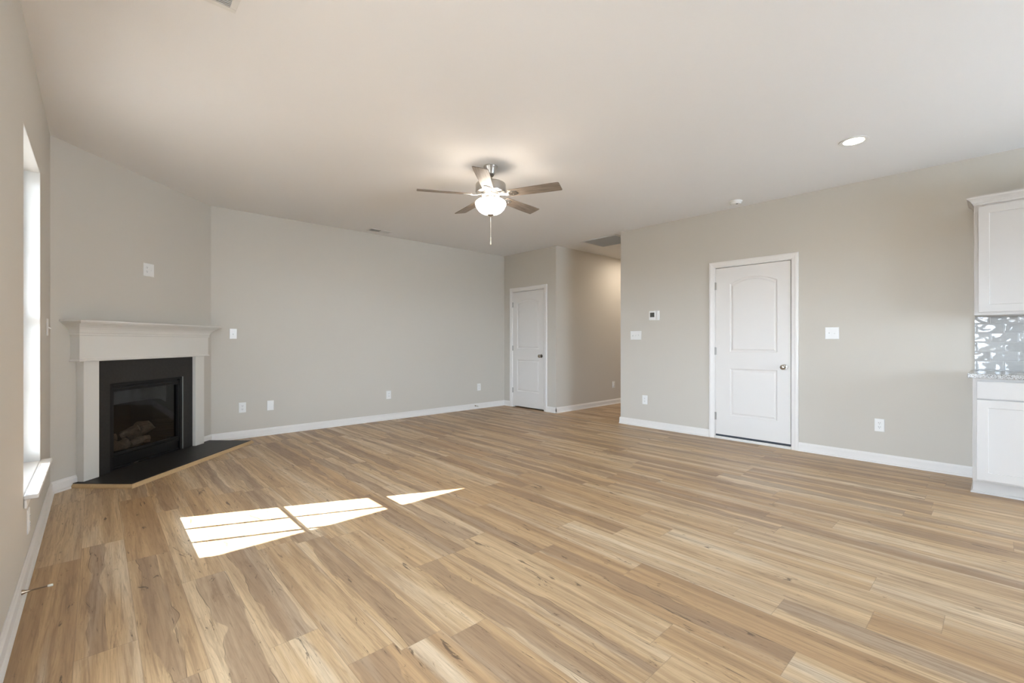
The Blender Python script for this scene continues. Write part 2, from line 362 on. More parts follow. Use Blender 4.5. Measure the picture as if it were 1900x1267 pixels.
# ------------------------------------------------------------------ baseboards
BBP = [(0, 0), (.024, 0), (.0235, .008), (.020, .0145), (.0135, .018), (.0135, .070), (.0085, .080), (.007, .089), (.003, .092), (0, .092)]
def bb(m, p0, p1, nrm):
    p0, p1 = Vector((*p0, 0)), Vector((*p1, 0)); m.prism(BBP, p0, (*nrm, 0), (0, 0, 1), p1 - p0)
CW = .066                                                                 # casing width
def baseb(name, runs, label):
    m = MB()
    for r in runs: bb(m, *r)
    return struct(m, name, 'trim', label, 'baseboard')
baseb('baseboard_right', [((XR, YG + .0135), (XR, GD1 + CW - .003), (-1, 0)), ((XR, GD0 - CW + .003), (XR, .14), (-1, 0))], 'white baseboard along the wall with the wide door')
baseb('baseboard_back', [((DT + .008, YB), (XR, YB), (0, -1))], 'white baseboard along the long back wall')
baseb('baseboard_closet', [((XR, YB), (XR, CD1 + CW - .003), (-1, 0)), ((XR, CD0 - CW + .003), (XR, YC - .0135), (-1, 0))], 'short white baseboard beside the closet door')
baseb('baseboard_hall', [((XR - .0135, YC), (XE, YC), (0, -1))], 'white baseboard along the hall wall')
baseb('baseboard_hall_near', [((XR, YG), (XE, YG), (0, 1))], 'white baseboard on the near hall wall')
baseb('baseboard_left', [((XL, DS), (XL, 2.17), (1, 0)), ((XL, .03), (XL, -3.8), (1, 0))], 'white baseboard under the tall window')
ud = DV.normalized(); un = Vector((ud.y, -ud.x, 0)); A0 = Vector((XL, DS, 0))
def dpt(u): q = A0 + ud * u; return (q.x, q.y)
baseb('baseboard_fireplace', [(dpt(-.01), dpt(DC - .696), (un.x, un.y)), (dpt(DC + .696), dpt(DLEN + .01), (un.x, un.y))], 'short white baseboard left of the fireplace')

# ------------------------------------------------------------------ window_1 in the left wall (local = world)
win = thing('window_1', 'tall narrow white window with a sunlit sill', 'window', (XL, 3.64, WZ0), kind='structure')
def wl(m): # shift world coords into the window empty's frame
    m.v = [(x - XL, y - 3.64, z - WZ0) for x, y, z in m.v]; return m
ZS = .42                                                                  # top of the sill board
X0, X1 = XL - .148, XL - .076                                             # vinyl frame depth
m = MB(); fw = .04
for y0, y1, z0, z1 in ((WY0, WY0 + fw, ZS, WZ1), (WY1 - fw, WY1, ZS, WZ1), (WY0 + fw, WY1 - fw, ZS, ZS + .03), (WY0 + fw, WY1 - fw, WZ1 - fw, WZ1)): m.box(X0, X1, y0, y1, z0, z1)
wl(m).obj('window_frame', 'vinyl', win, .003)
ZM = 1.303
def sash(xc, zb, zt, name):
    m = MB(); y0, y1 = WY0 + fw, WY1 - fw; r = .022
    for a, b, c, d in ((y0, y0 + r, zb, zt), (y1 - r, y1, zb, zt), (y0 + r, y1 - r, zb, zb + .036), (y0 + r, y1 - r, zt - .03, zt)): m.box(xc - .014, xc + .014, a, b, c, d)
    g0, g1 = y0 + r, y1 - r
    for k in (1, 2): yc = g0 + (g1 - g0) * k / 3; m.box(xc - .005, xc + .005, yc - .0115, yc + .0115, zb + .036, zt - .03)
    zc = (zb + .036 + zt - .03) / 2; m.box(xc - .0035, xc + .0035, g0, g1, zc - .011, zc + .011)
    s = wl(m).obj('sash', 'vinyl', win, .002)
    wl(box(xc - .007, xc - .005, g0, g1, zb + .036, zt - .03)).obj('pane', 'glass', s)
sash(XL - .095, ZS + .03, ZM + .02, 'lower'); sash(XL - .128, ZM - .02, WZ1 - fw, 'upper')
m = MB().box(XL - .10, XL, WY0 + .002, WY1 - .002, WZ0 + .0005, ZS); m.box(XL, XL + .052, WY0 - .008, WY1 + .042, WZ0 + .0005, ZS)
m.box(XL + .0005, XL + .012, WY0 - .004, WY1 + .038, WZ0 - .045, WZ0)
wl(m).obj('window_sill', 'trim', win, .006, 3)
# white returns lining the opening
m = MB(); m.box(XL - .076, XL - .001, WY1 - .004, WY1, ZS, WZ1 - .004); m.box(XL - .076, XL - .001, WY0, WY0 + .004, ZS, WZ1 - .004); m.box(XL - .076, XL - .001, WY0, WY1, WZ1 - .004, WZ1)
wl(m).obj('jamb_lining', 'jamb', win)

# unseen openings behind the viewer: widened patio door, rear window added for daylight
pd = thing('door_3', 'glazed patio door in the left wall behind the viewer', 'door', (XL, 1.3, 0), kind='structure')
def sh(m, o): m.v = [(x - o.location.x, y - o.location.y, z - o.location.z) for x, y, z in m.v]; return m
m = MB()
for a, b, c, d in ((.1, .2, 0.02, 2.05), (2.0, 2.1, 0.02, 2.05), (.2, 2.0, 0.02, .18), (.2, 2.0, 1.95, 2.05), (1.04, 1.16, .18, 1.95)): m.box(XL - .09, XL - .045, a, b, c, d)
sh(m, pd).obj('door_frame', 'door', pd, .003); sh(box(XL - .07, XL - .065, .2, 1.04, .18, 1.95), pd).obj('pane', 'glass', pd); sh(box(XL - .07, XL - .065, 1.16, 2.0, .18, 1.95), pd).obj('pane', 'glass', pd)
m = MB()
for a, b, c, d in ((.1 - CW, .1, 0, 2.05 + CW), (2.1, 2.1 + CW, 0, 2.05 + CW), (.1, 2.1, 2.05, 2.05 + CW)): m.box(XL, XL + .016, a, b, c, d)
sh(m, pd).obj('casing', 'trim', pd, .003)
sh(MB().tube([(XL - .045, .15, .95), (XL - .01, .15, .95), (XL - .01, .15, 1.15), (XL - .045, .15, 1.15)], .009, 10), pd).obj('handle', 'nickel', pd)
for nm, (ax, p, a0, a1, z0, z1), lab in (('window_added', ('y', YREAR - .10, 2.5, 4.6, .2, 2.0), 'unseen rear window added behind the viewer for daylight'),):
    w = thing(nm, lab, 'window', (p if ax == 'x' else (a0 + a1) / 2, (a0 + a1) / 2 if ax == 'x' else p, z0), kind='structure')
    m = MB(); c = (a0 + a1) / 2
    for a, b, q, r in ((a0, a0 + .06, z0, z1), (a1 - .06, a1, z0, z1), (c - .05, c + .05, z0 + .06, z1 - .06), (a0 + .06, a1 - .06, z0, z0 + .06), (a0 + .06, a1 - .06, z1 - .06, z1)):
        m.box(p - .03, p + .03, a, b, q, r) if ax == 'x' else m.box(a, b, p - .03, p + .03, q, r)
    sh(m, w).obj('window_frame', 'vinyl', w, .003)
    for a, b in ((a0 + .06, c - .05), (c + .05, a1 - .06)):
        m = box(p - .002, p + .002, a, b, z0 + .06, z1 - .06) if ax == 'x' else box(a, b, p - .002, p + .002, z0 + .06, z1 - .06)
        sh(m, w).obj('pane', 'glass', w)

# ------------------------------------------------------------------ panelled doors (local: x to the right, -y toward the viewer, z up)
def panel_shape(x0, x1, z0, z1, rise, d, n=18):
    x0 += d; x1 -= d; z0 += d; z1 -= d
    pts = [(x0, z0), (x1, z0)]
    if rise <= 0: return pts + [(x1, z1), (x0, z1)]
    xc = (x0 + x1) / 2; hw = (x1 - x0) / 2
    R = (hw * hw + rise * rise) / (2 * rise); zc = z1 + rise - R; a = math.asin(hw / R)
    return pts + [(xc + R * sin(a - 2 * a * k / n), zc + R * cos(a - 2 * a * k / n)) for k in range(n + 1)]
def panel_slab(w0, w1, z0, z1, t, panels, steps):
    """slab front at y=0, back at y=t, with moulded panels: steps = [(inset, depth)], depth>0 goes into the slab"""
    bm = bmesh.new()
    def loop(pts, y):
        vs = [bm.verts.new((p[0], y, p[1])) for p in pts]; es = [bm.edges.new((vs[i], vs[(i + 1) % len(vs)])) for i in range(len(vs))]; return vs, es
    ov, oe = loop([(w0, z0), (w1, z0), (w1, z1), (w0, z1)], 0); E = list(oe); inner = []
    for (a, b, c, d, r) in panels:
        v, e = loop(panel_shape(a, b, c, d, r, 0), 0); E += e; inner.append(v)
    bmesh.ops.triangle_fill(bm, use_beauty=True, use_dissolve=False, edges=E, normal=(0, -1, 0))
    for (a, b, c, d, r), v in zip(panels, inner):
        prev = v
        for ins, dep in steps:
            cur = [bm.verts.new((p[0], dep, p[1])) for p in panel_shape(a, b, c, d, r, ins)]
            for i in range(len(cur)): j = (i + 1) % len(cur); bm.faces.new((prev[i], prev[j], cur[j], cur[i]))
            prev = cur
        bm.faces.new(prev)
    bv = [bm.verts.new((p.co.x, t, p.co.z)) for p in ov]
    for i in range(4): j = (i + 1) % 4; bm.faces.new((ov[i], ov[j], bv[j], bv[i]))
    bm.faces.new(bv[::-1]); bmesh.ops.recalc_face_normals(bm, faces=bm.faces)
    m = MB(); bm.verts.index_update(); m.add([v.co[:] for v in bm.verts], [[v.index for v in f.verts] for f in bm.faces]); bm.free(); return m
DOOR_STEPS = [(.006, .005), (.016, .0075), (.024, .006), (.034, .0015), (.040, .001)]
CASP = [(0, 0), (0, -.012), (.006, -.016), (.018, -.0175), (.030, -.0165), (.040, -.0135), (.052, -.0125), (CW - .006, -.0115), (CW, -.009), (CW, 0)]
def casing(w0, w1, zt, zb0=0):
    """mitred casing around an opening whose inner edges are w0,w1 and top zt"""
    prof = [(CW - a, b) for a, b in CASP]                     # a = outward distance from the opening's edge
    rings = []
    for px, pz, sx, sz in ((w0, zb0, -1, 0), (w0, zt, -1, 1), (w1, zt, 1, 1), (w1, zb0, 1, 0)):
        rings.append([(px + sx * a, b, pz + sz * a) for a, b in prof])
    return MB().loft(rings)
def knob(parent, x, z, y=0, m='chrome', s=1.0):
    k = MB().lathe([(.001, -.0005), (.030 * s, -.0005), (.032 * s, -.004), (.029 * s, -.009), (.014, -.012), (.0125, -.030), (.016, -.034), (.025 * s, -.042), (.0285 * s, -.053), (.027 * s, -.062), (.019 * s, -.068), (.001, -.0695)], (x, y, z), 'y', 28)
    o = k.obj('knob', m, parent, smooth=True); o['label'] = 'round metal door knob'
def hinges(parent, x, zs, y=0):
    for z in zs:
        m = MB().lathe([(.0001, -.046), (.0062, -.046), (.0062, .046), (.0001, .046)], (x, y - .0062, z), 'z', 10); m.box(x - .001, x + .014, y - .0015, y + .02, z - .044, z + .044)
        m.box(x - .012, x + .001, y - .0015, y + .02, z - .044, z + .044)
        m.obj('hinge', 'hinge', parent)
def door(name, label, origin, W0, W1, zt, zb, panels, knob_x, kz, hinge_x, hz, km, sill):
    """W0,W1 jamb faces"""
    d = thing(name, label, 'door', (*origin, 0), -pi / 2, kind='structure')
    g = .003
    slab = panel_slab(W0 + g, W1 - .0055, zb, zt - .0065, .035, panels, DOOR_STEPS)
    slab.v = [(x, y + .002, z) for x, y, z in slab.v]; slab.obj('door_slab', 'door', d)
    m = MB(); m.box(W0 - .012, W0, 0.0005, .12, 0, zt + .012); m.box(W1, W1 + .012, .0005, .12, 0, zt + .012); m.box(W0, W1, .0005, .12, zt, zt + .012)
    m.box(W0, W0 + .011, .040, .075, 0, zt); m.box(W1 - .011, W1, .040, .075, 0, zt); m.box(W0 + .011, W1 - .011, .040, .075, zt - .011, zt)
    m.obj('door_jamb', 'trim', d)
    casing(W0 - .006, W1 + .006, zt + .006).obj('casing', 'trim', d)
    knob(d, knob_x, kz, .002, km); hinges(d, hinge_x, hz, 0.0)
    if sill:
        box(W0 + .004, W1 - .004, .004, .034, .030, zb - .001).obj('door_sweep', 'sweep', d)
        m = MB().box(W0, W1, -.016, .10, .0005, .014); m.box(W0, W1, -.004, .10, .014, .028); m.obj('threshold', 'trim', d, .003)
    return d
# garage door on the right wall; local x = (origin y) - world y
gy = 2.355
door('door_1', 'wide white arched two-panel door with threshold beside the thermostat', (XR, gy), gy - 2.355, gy - 1.542, 2.055, .052,
     [(gy - 2.186, gy - 1.678, 1.045, 1.852, .066), (gy - 2.186, gy - 1.678, .288, .848, 0)], gy - 1.607, .888, gy - 2.355, (1.838, 1.053, .268), 'chrome', True)
cy0 = 5.977
door('door_2', 'narrow white arched two-panel closet door in the far corner', (XR, cy0), 0, cy0 - 5.205, 2.058, .024,
     [(.115, .655, 1.045, 1.852, .06), (.115, .655, .288, .848, 0)], cy0 - 5.268, .925, 0, (1.83, 1.053, .30), 'dark_nickel', False)

# ------------------------------------------------------------------ wall plates (local: x right, -y out of the wall, z up, origin at the plate's centre)
RB, RR, RL, RD = 0, -pi / 2, pi / 2, DPHI
def plate_base(o, w, h):
    m = MB().prism([(-w / 2, -h / 2), (w / 2, -h / 2), (w / 2, h / 2), (-w / 2, h / 2)], (0, 0, 0), (1, 0, 0), (0, 0, 1), (0, -.0035, 0))
    i = .004; m.loft([[(sx * (w / 2 - q), y, sz * (h / 2 - q)) for sx, sz in ((-1, -1), (1, -1), (1, 1), (-1, 1))] for q, y in ((0, -.0035), (i, -.006))])
    m.obj('cover_plate', 'plate', o)
    m = MB()
    return o
def screw(o, x, z): MB().lathe([(.0001, -.0064), (.003, -.0064), (.0032, -.0058), (.0032, -.005)], (x, 0, z), 'y', 10).obj('screw', 'plate', o)
def duplex(o, x=0):
    for s in (-1, 1):
        f = MB().lathe([(.0165, -.005), (.0165, -.0082), (.015, -.009), (.0001, -.009)], (x, 0, s * .0195), 'y', 20).obj('outlet_face', 'plate', o)
        m = MB(); zc = s * .0195
        m.box(x - .0075, x - .0048, -.0094, -.008, zc - .001, zc + .008); m.box(x + .0048, x + .0075, -.0094, -.008, zc, zc + .0075); m.box(x - .0022, x + .0022, -.0094, -.008, zc - .0095, zc - .005)
        m.obj('slots', 'plate_dark', f)
    screw(o, x, 0)
def toggle(o, x=0, up=True):
    box(x - .005, x + .005, -.0075, -.005, -.012, .012).obj('switch_bezel', 'plate', o)
    s = 1 if up else -1
    MB().loft([[(x + a * .0042, -.006, b * .005 + s * .001) for a, b in ((-1, -1), (1, -1), (1, 1), (-1, 1))], [(x + a * .0034, -.021, b * .0035 + s * .010) for a, b in ((-1, -1), (1, -1), (1, 1), (-1, 1))]]).obj('toggle', 'plate', o)
    screw(o, x, .030); screw(o, x, -.030)
def wallpos(side, a, z):
    if side == 'b': return (a, YB, z), RB
    if side == 'r': return (XR, a, z), RR
    if side == 'l': return (XL, a, z), RL
    if side == 'h': return (a, YC, z), RB
    q = A0 + ud * a; return (q.x, q.y, z), RD
def plate(name, side, a, z, label, cat, w=.076, h=.122, group=None):
    p, r = wallpos(side, a, z); o = thing(name, label, cat, p, r, group); plate_base(o, w, h); return o
G_OUT = 'wall outlets'
o = plate('light_switch', 'b', 1.202, 1.26, 'single white toggle switch beside the mantel shelf on the back wall', 'switch'); toggle(o, 0, False)
o = plate('wall_outlet', 'b', 1.299, .371, 'white duplex outlet with dark slots just right of the fireplace', 'outlet', group=G_OUT); duplex(o)
o = plate('blank_plate', 'b', 1.607, .368, 'blank white cover plate right of the fireplace outlet', 'wall plate'); screw(o, 0, .042); screw(o, 0, -.042)
o = plate('wall_outlet', 'b', 3.218, .373, 'white outlet low on the middle of the long back wall', 'outlet', group=G_OUT); duplex(o)
o = plate('wall_outlet', 'b', 4.937, .373, 'small white outlet on the back wall above the tiny door stop', 'outlet', group=G_OUT); duplex(o)
o = plate('wall_outlet', 'h', 7.148, .362, 'dim white outlet low on the hall wall', 'outlet', group=G_OUT); duplex(o)
o = plate('wall_outlet', 'r', 3.311, .371, 'white outlet below the thermostat near the hall opening', 'outlet', group=G_OUT); duplex(o)
o = plate('wall_outlet', 'r', .793, .364, 'white duplex outlet between the wide door and the kitchen cabinet', 'outlet', group=G_OUT); duplex(o)
o = plate('light_switch', 'r', 1.173, 1.252, 'white two gang switch plate right of the wide door', 'switch', .119); toggle(o, -.023); toggle(o, .023, False)
o = plate('light_switch', 'r', 3.450, 1.254, 'white three gang switch plate by the hall opening', 'switch', .170); [toggle(o, q, q > 0) for q in (-.046, 0, .046)]
o = plate('light_switch', 'l', 4.615, 1.268, 'single white toggle switch seen edge on beside the window', 'switch'); toggle(o, 0, False)
o = plate('wall_outlet', 'l', 3.375, .248, 'white outlet seen edge on under the window sill', 'outlet', group=G_OUT); duplex(o)
o = plate('media_outlet', 'd', .912, 1.856, 'white two gang media outlet plate above the mantel', 'outlet', .121); duplex(o, -.027)
m = MB().lathe([(.006, -.006), (.006, -.010), (.0035, -.010), (.0035, -.014), (.0001, -.014)], (.024, 0, 0), 'y', 14); m.obj('coax_jack', 'plate', o)

# thermostat
p, r = wallpos('r', 3.166, 1.518); o = thing('thermostat', 'white thermostat with small grey screen left of the wide door', 'thermostat', p, r)
box(-.073, .073, -.006, 0, -.064, .064).obj('back_plate', 'plate', o, .003)
box(-.070, .030, -.026, -.006, -.060, .060).obj('body', 'plate', o, .005)
box(.034, .070, -.024, -.006, -.060, .060).obj('button_panel', 'plate', o, .005)
s = box(-.052, .012, -.0265, -.025, -.022, .040).obj('display', 'screen', o)
m = MB()
for k in range(3): m.box(.042, .062, -.0255, -.023, -.03 + k * .028, -.018 + k * .028)
m.obj('buttons', 'plate', o, .001)

# ------------------------------------------------------------------ door stops
def door_stop(loc, ang, label, L=.085):
    o = thing('door_stop', label, 'door stop', loc, ang)
    MB().lathe([(.0001, 0), (.0115, 0), (.0112, .002), (.006, .016), (.0042, .026), (.0001, .026)], (0, 0, 0), 'x', 18).obj('base_cone', 'spring', o, smooth=True)
    n = 150; pts = [(.02 + (L - .02) * k / n, .0033 * cos(k * .9), .0033 * sin(k * .9)) for k in range(n + 1)]
    MB().tube(pts, .0013, 5).obj('spring', 'spring', o, smooth=True)
    MB().lathe([(.0001, L - .004), (.0055, L - .004), (.0062, L), (.0062, L + .010), (.005, L + .014), (.0001, L + .014)], (0, 0, 0), 'x', 16).obj('rubber_tip', 'rubber', o, smooth=True)
door_stop((XL + .0135, 2.955, .047), 0, 'spring door stop with white tip on the baseboard under the window wall')
door_stop((4.845, YB - .0135, .055), -pi / 2, 'tiny spring door stop on the far back wall baseboard')

# ------------------------------------------------------------------ fireplace (local: x along wall from its left end, -y into the room)
fp = thing('fireplace', 'white mantel fireplace with charcoal tile surround in the angled corner', 'fireplace', (XL, DS, 0), DPHI)
HZ = .034                                                                 # hearth thickness
PW = .064; FW = .076; SW = .03
PO, PI_ = .694, .560                                                      # pilaster outer / inner half widths
for s in (-1, 1):
    a, b = sorted((DC + s * PO, DC + s * PI_)); box(a, b, -PW, 0, HZ, 1.012).obj('pilaster', 'mantel', fp, .003)
FH = .742
m = MB().box(DC - FH, DC + FH, -FW, 0, 1.012, 1.22)
m.obj('frieze', 'mantel', fp, .002)
def mould(prof, name, half, base):
    """profile of (out, z): runs round the front and both ends of the frieze"""
    rings = []
    for q in range(4):
        ring = []
        for o_, z in prof:
            x = {0: DC - half - o_, 1: DC - half - o_, 2: DC + half + o_, 3: DC + half + o_}[q]
            y = 0 if q in (0, 3) else -base - o_
            ring.append((x, y, z))
        rings.append(ring)
    MB().loft(rings).obj(name, 'mantel', fp)
mould([(-.002, 1.004), (.006, 1.004), (.010, 1.008), (.010, 1.013), (.006, 1.018), (.002, 1.021), (-.002, 1.024)], 'lower_molding', FH, FW)
mould([(-.002, 1.212), (.004, 1.212), (.008, 1.218), (.008, 1.226), (.004, 1.230), (.010, 1.238), (.012, 1.246), (.018, 1.262), (.030, 1.278), (.046, 1.292), (.060, 1.302), (.066, 1.308), (-.002, 1.308)], 'crown_molding', FH, FW)
m = MB(); x0, x1 = DC - .830, DC + .830
prof = [(0, 1.308), (-.152, 1.308), (-.160, 1.312), (-.164, 1.318), (-.170, 1.320), (-.174, 1.325), (-.174, 1.333), (-.170, 1.337), (0, 1.337)]
rings = []
for q in range(4):
    ring = []
    for y, z in prof:
        e = -.174 - y if y < 0 else -.174
        inset = (.174 + y) if y < 0 else 0
        if y == 0: inset = (.022 if z < 1.32 else .004)
        ring.append(((x0 + inset) if q < 2 else (x1 - inset), (0 if q in (0, 3) else (y if y < 0 else 0)), z))
    rings.append(ring)
m.loft(rings).obj('mantel_shelf', 'mantel', fp)
# tile surround: three slabs
m = MB(); m.box(DC - PI_, DC - FBW, -SW, 0, HZ, 1.010); m.box(DC + FBW, DC + PI_, -SW, 0, HZ, 1.010); m.box(DC - FBW, DC + FBW, -SW, 0, FBZ, 1.010)
m.obj('tile_surround', 'slate', fp)
o = box(DC + FBW - .006, DC + FBW - .0005, -SW - .001, 0, HZ + .004, FBZ).obj('tile_edge', 'edge', fp)
# inserted firebox
m = MB(); t = .006; xw = FBW - .012
m.box(DC - FBW, DC - FBW + .03, -.024, .03, HZ, FBZ - .001); m.box(DC + FBW - .036, DC + FBW - .007, -.024, .03, HZ, FBZ - .001)
m.box(DC - FBW + .03, DC + FBW - .036, -.024, .03, FBZ - .022, FBZ - .001)
m.box(DC - FBW + .03, DC + FBW - .036, -.018, .03, HZ, HZ + .02)
m.obj('face_frame', 'firemetal', fp, .002)
m = MB()                                                                   # upper and lower louvre panels
m.box(DC - FBW + .03, DC + FBW - .036, .005, .03, FBZ - .050, FBZ - .022); m.box(DC - FBW + .03, DC + FBW - .036, -.014, -.008, FBZ - .047, FBZ - .034)
m.obj('top_louver', 'firemetal', fp)
m = MB().box(DC - FBW + .03, DC + FBW - .036, .0, .03, HZ + .02, HZ + .125); m.box(DC - FBW + .03, DC + FBW - .036, -.012, -.006, HZ + .095, HZ + .118)
m.obj('lower_panel', 'firemetal', fp)
box(DC - .17, DC - .125, -.022, -.017, HZ + .010, HZ + .018).obj('latch', 'chrome', fp)['label'] = 'small bright latch'
gx0, gx1, gz0, gz1 = DC - FBW + .03, DC + FBW - .036, HZ + .125, FBZ - .050
m = MB()
for a, b, c, d in ((gx0, gx0 + .022, gz0, gz1), (gx1 - .022, gx1, gz0, gz1), (gx0 + .022, gx1 - .022, gz0, gz0 + .022), (gx0 + .022, gx1 - .022, gz1 - .026, gz1)): m.box(a, b, -.016, .02, c, d)
m.obj('glass_frame', 'firemetal', fp, .002)
box(gx0 + .022, gx1 - .022, .004, .008, gz0 + .022, gz1 - .026).obj('glass_pane', 'fireglass', fp)
m = MB(); D = .42; i = .10                                                 # tapered liner open to the front
fr = [(gx0, .03, HZ + .02), (gx1, .03, HZ + .02), (gx1, .03, FBZ - .02), (gx0, .03, FBZ - .02)]; bk = [(gx0 + i, D, HZ + .02), (gx1 - i, D, HZ + .02), (gx1 - i, D, FBZ - .06), (gx0 + i, D, FBZ - .06)]
m.add(fr + bk, [(0, 1, 5, 4), (1, 2, 6, 5), (2, 3, 7, 6), (3, 0, 4, 7), (4, 5, 6, 7)]); m.obj('firebox_liner', 'firebox', fp)
pts = []                                                                    # paler baffle with an arched lower edge
for k in range(13): u = k / 12; pts.append((gx0 + .03 + (gx1 - gx0 - .06) * u, gz1 - .155 - .05 * (abs(2 * u - 1) ** 6)))
m = MB().prism(pts + [(gx1 - .03, gz1 + .02), (gx0 + .03, gz1 + .02)], (0, .10, 0), (1, 0, 0), (0, 0, 1), (0, .01, 0)); m.obj('baffle', 'hood', fp)
m = MB().box(gx0 + .04, gx1 - .04, .08, .36, HZ + .021, HZ + .13); m.obj('burner_tray', 'firebox', fp)
# gas logs
def log(p0, p1, r, label, seed, knot=False):
    rnd = random.Random(seed); p0, p1 = Vector(p0), Vector(p1); n = 14; N = 16
    d = (p1 - p0); rings = []
    a = d.normalized().orthogonal().normalized(); b = d.normalized().cross(a)
    ph = [rnd.random() * 6 for _ in range(5)]
    for k in range(n + 1):
        t = k / n; c = p0 + d * t + a * (.012 * sin(t * 5 + ph[0])) + b * (.010 * sin(t * 7 + ph[1]))
        rr = r * (1 + .13 * sin(t * 9 + ph[2])) * (1 if 0 < k < n else .92)
        rings.append([tuple(c + (a * cos(2 * pi * j / N) + b * sin(2 * pi * j / N)) * rr * (1 + .10 * sin(3 * 2 * pi * j / N + ph[3] + t * 4) + .06 * sin(7 * 2 * pi * j / N + ph[4]))) for j in range(N)])
    M4 = Matrix.Translation(A0) @ Matrix.Rotation(DPHI, 4, 'Z')
    c0 = M4 @ ((p0 + p1) / 2)
    m = MB().loft(rings, cap=False); o = thing('gas_log', label, 'log', c0, DPHI, 'ceramic gas logs behind the fireplace glass')
    off = (p0 + p1) / 2; m.v = [tuple(Vector(v) - off) for v in m.v]; m.obj('bark', 'log', o, smooth=True)
    for q, rg in enumerate((rings[0], rings[-1])):
        MB().add([tuple(Vector(v) - off) for v in rg], [tuple(range(N))]).obj('cut_end', 'logend', o)
LZ = HZ + .13
log((DC - .36, .13, LZ + .045), (DC - .07, .15, LZ + .05), .045, 'long low ceramic log at the front left of the firebox', 1)
log((DC - .36, .25, LZ + .10), (DC - .12, .215, LZ + .115), .036, 'ceramic log lying crosswise behind the front left log', 2)
log((DC - .055, .205, LZ + .115), (DC + .015, .09, LZ + .170), .036, 'short ceramic log pointing forward with a pale cut end', 3)
log((DC + .10, .26, LZ + .06), (DC + .20, .13, LZ + .180), .060, 'thick pale split ceramic log standing at the right of the firebox', 4)
log((DC - .05, .12, LZ + .035), (DC + .15, .11, LZ + .04), .036, 'short ceramic log lying at the front middle of the firebox', 5)
log((DC - .29, .335, LZ + .05), (DC - .26, .315, LZ + .20), .034, 'upright ceramic log stub at the back left of the firebox', 6)

# hearth
he = thing('hearth', 'charcoal slab hearth edged with pale wood in front of the fireplace', 'hearth', (XL, DS, 0), DPHI)
hx0, hx1, hw = .162, 1.748, .492
box(hx0, hx1, -hw, -.0005, .0005, HZ).obj('slab', 'slate', he, .001)
m = MB(); t = .022; zt = HZ - .004
prof = [(0, 0.0005), (t, 0.0005), (t, .012), (t * .75, .022), (t * .4, zt), (0, zt)]
rings = []
for px, py, sx, sy in ((hx0, -.02, -1, 0), (hx0, -hw, -1, -1), (hx1, -hw, 1, -1), (hx1, -.06, 1, 0)):
    rings.append([(px + sx * a, py + sy * a, z) for a, z in prof])
m.loft(rings).obj('edge_strip', 'oakstrip', he)['label'] = 'pale oak edge strip'

# ------------------------------------------------------------------ ceiling fan
FX, FY = 2.611, 3.115
fan = thing('ceiling_fan', 'brushed nickel five blade ceiling fan with lit frosted bowl', 'ceiling fan', (FX, FY, H))
def lz(pr): return [(r, z - H) for r, z in pr]
MB().lathe(lz([(.0001, H), (.064, H), (.066, 2.735), (.064, 2.726), (.052, 2.712), (.040, 2.676), (.034, 2.668), (.0001, 2.668)]), n=40).obj('canopy', 'nickel', fan, smooth=True)
MB().lathe(lz([(.0001, 2.672), (.026, 2.672), (.028, 2.660), (.020, 2.648), (.0135, 2.644), (.0135, 2.598), (.0001, 2.598)]), n=24).obj('down_rod', 'dark_nickel', fan, smooth=True)
MB().lathe(lz([(.0001, 2.600), (.06, 2.600), (.110, 2.594), (.130, 2.584), (.136, 2.572), (.136, 2.510), (.132, 2.502), (.118, 2.498), (.0001, 2.496)]), n=48).obj('motor_housing', 'nickel', fan, smooth=True)
MB().lathe(lz([(.0001, 2.498), (.082, 2.498), (.086, 2.488), (.080, 2.476), (.050, 2.472), (.046, 2.452), (.058, 2.446), (.060, 2.438), (.0001, 2.438)]), n=40).obj('switch_housing', 'nickel', fan, smooth=True)
MB().lathe(lz([(.060, 2.447), (.095, 2.441), (.122, 2.431), (.135, 2.418), (.1385, 2.404), (.134, 2.385), (.120, 2.358), (.098, 2.334), (.070, 2.318), (.036, 2.309), (.0001, 2.307)]), n=56).obj('light_bowl', 'glow', fan, smooth=True)['label'] = 'glowing frosted glass bowl'
MB().lathe(lz([(.0001, 2.3105), (.030, 2.3105), (.031, 2.304), (.022, 2.299), (.012, 2.292), (.0001, 2.290)]), n=28).obj('finial', 'nickel', fan, smooth=True)
ch = MB(); ch.tube([(0, 0, 2.292 - H), (.0005, 0, 2.10 - H)], .0012, 6); ch.obj('pull_chain', 'rubber', fan, smooth=True)
MB().lathe(lz([(.0001, 2.104), (.003, 2.102), (.0045, 2.090), (.003, 2.078), (.003, 2.070), (.0055, 2.055), (.0055, 2.040), (.0001, 2.034)]), (.0005, 0, 0), n=14).obj('chain_pull', 'rubber', fan, smooth=True)
R_ = .652
def blade_outline():
    pts = []; r0, r1 = .175, R_; w0, w1 = .052, .064; n = 6; c = .012
    top = [(r0, w0 - .012), (r0 + .012, w0)] + [(r0 + .012 + (r1 - c - r0 - .012) * k / n, w0 + (w1 - w0) * min(1, k / n * 1.3)) for k in range(1, n + 1)]
    top += [(r1 - c * (1 - sin(a)), w1 - c * (1 - cos(a))) for a in (radians(30), radians(60), radians(90))]
    return top + [(x, -y) for x, y in top[::-1]]
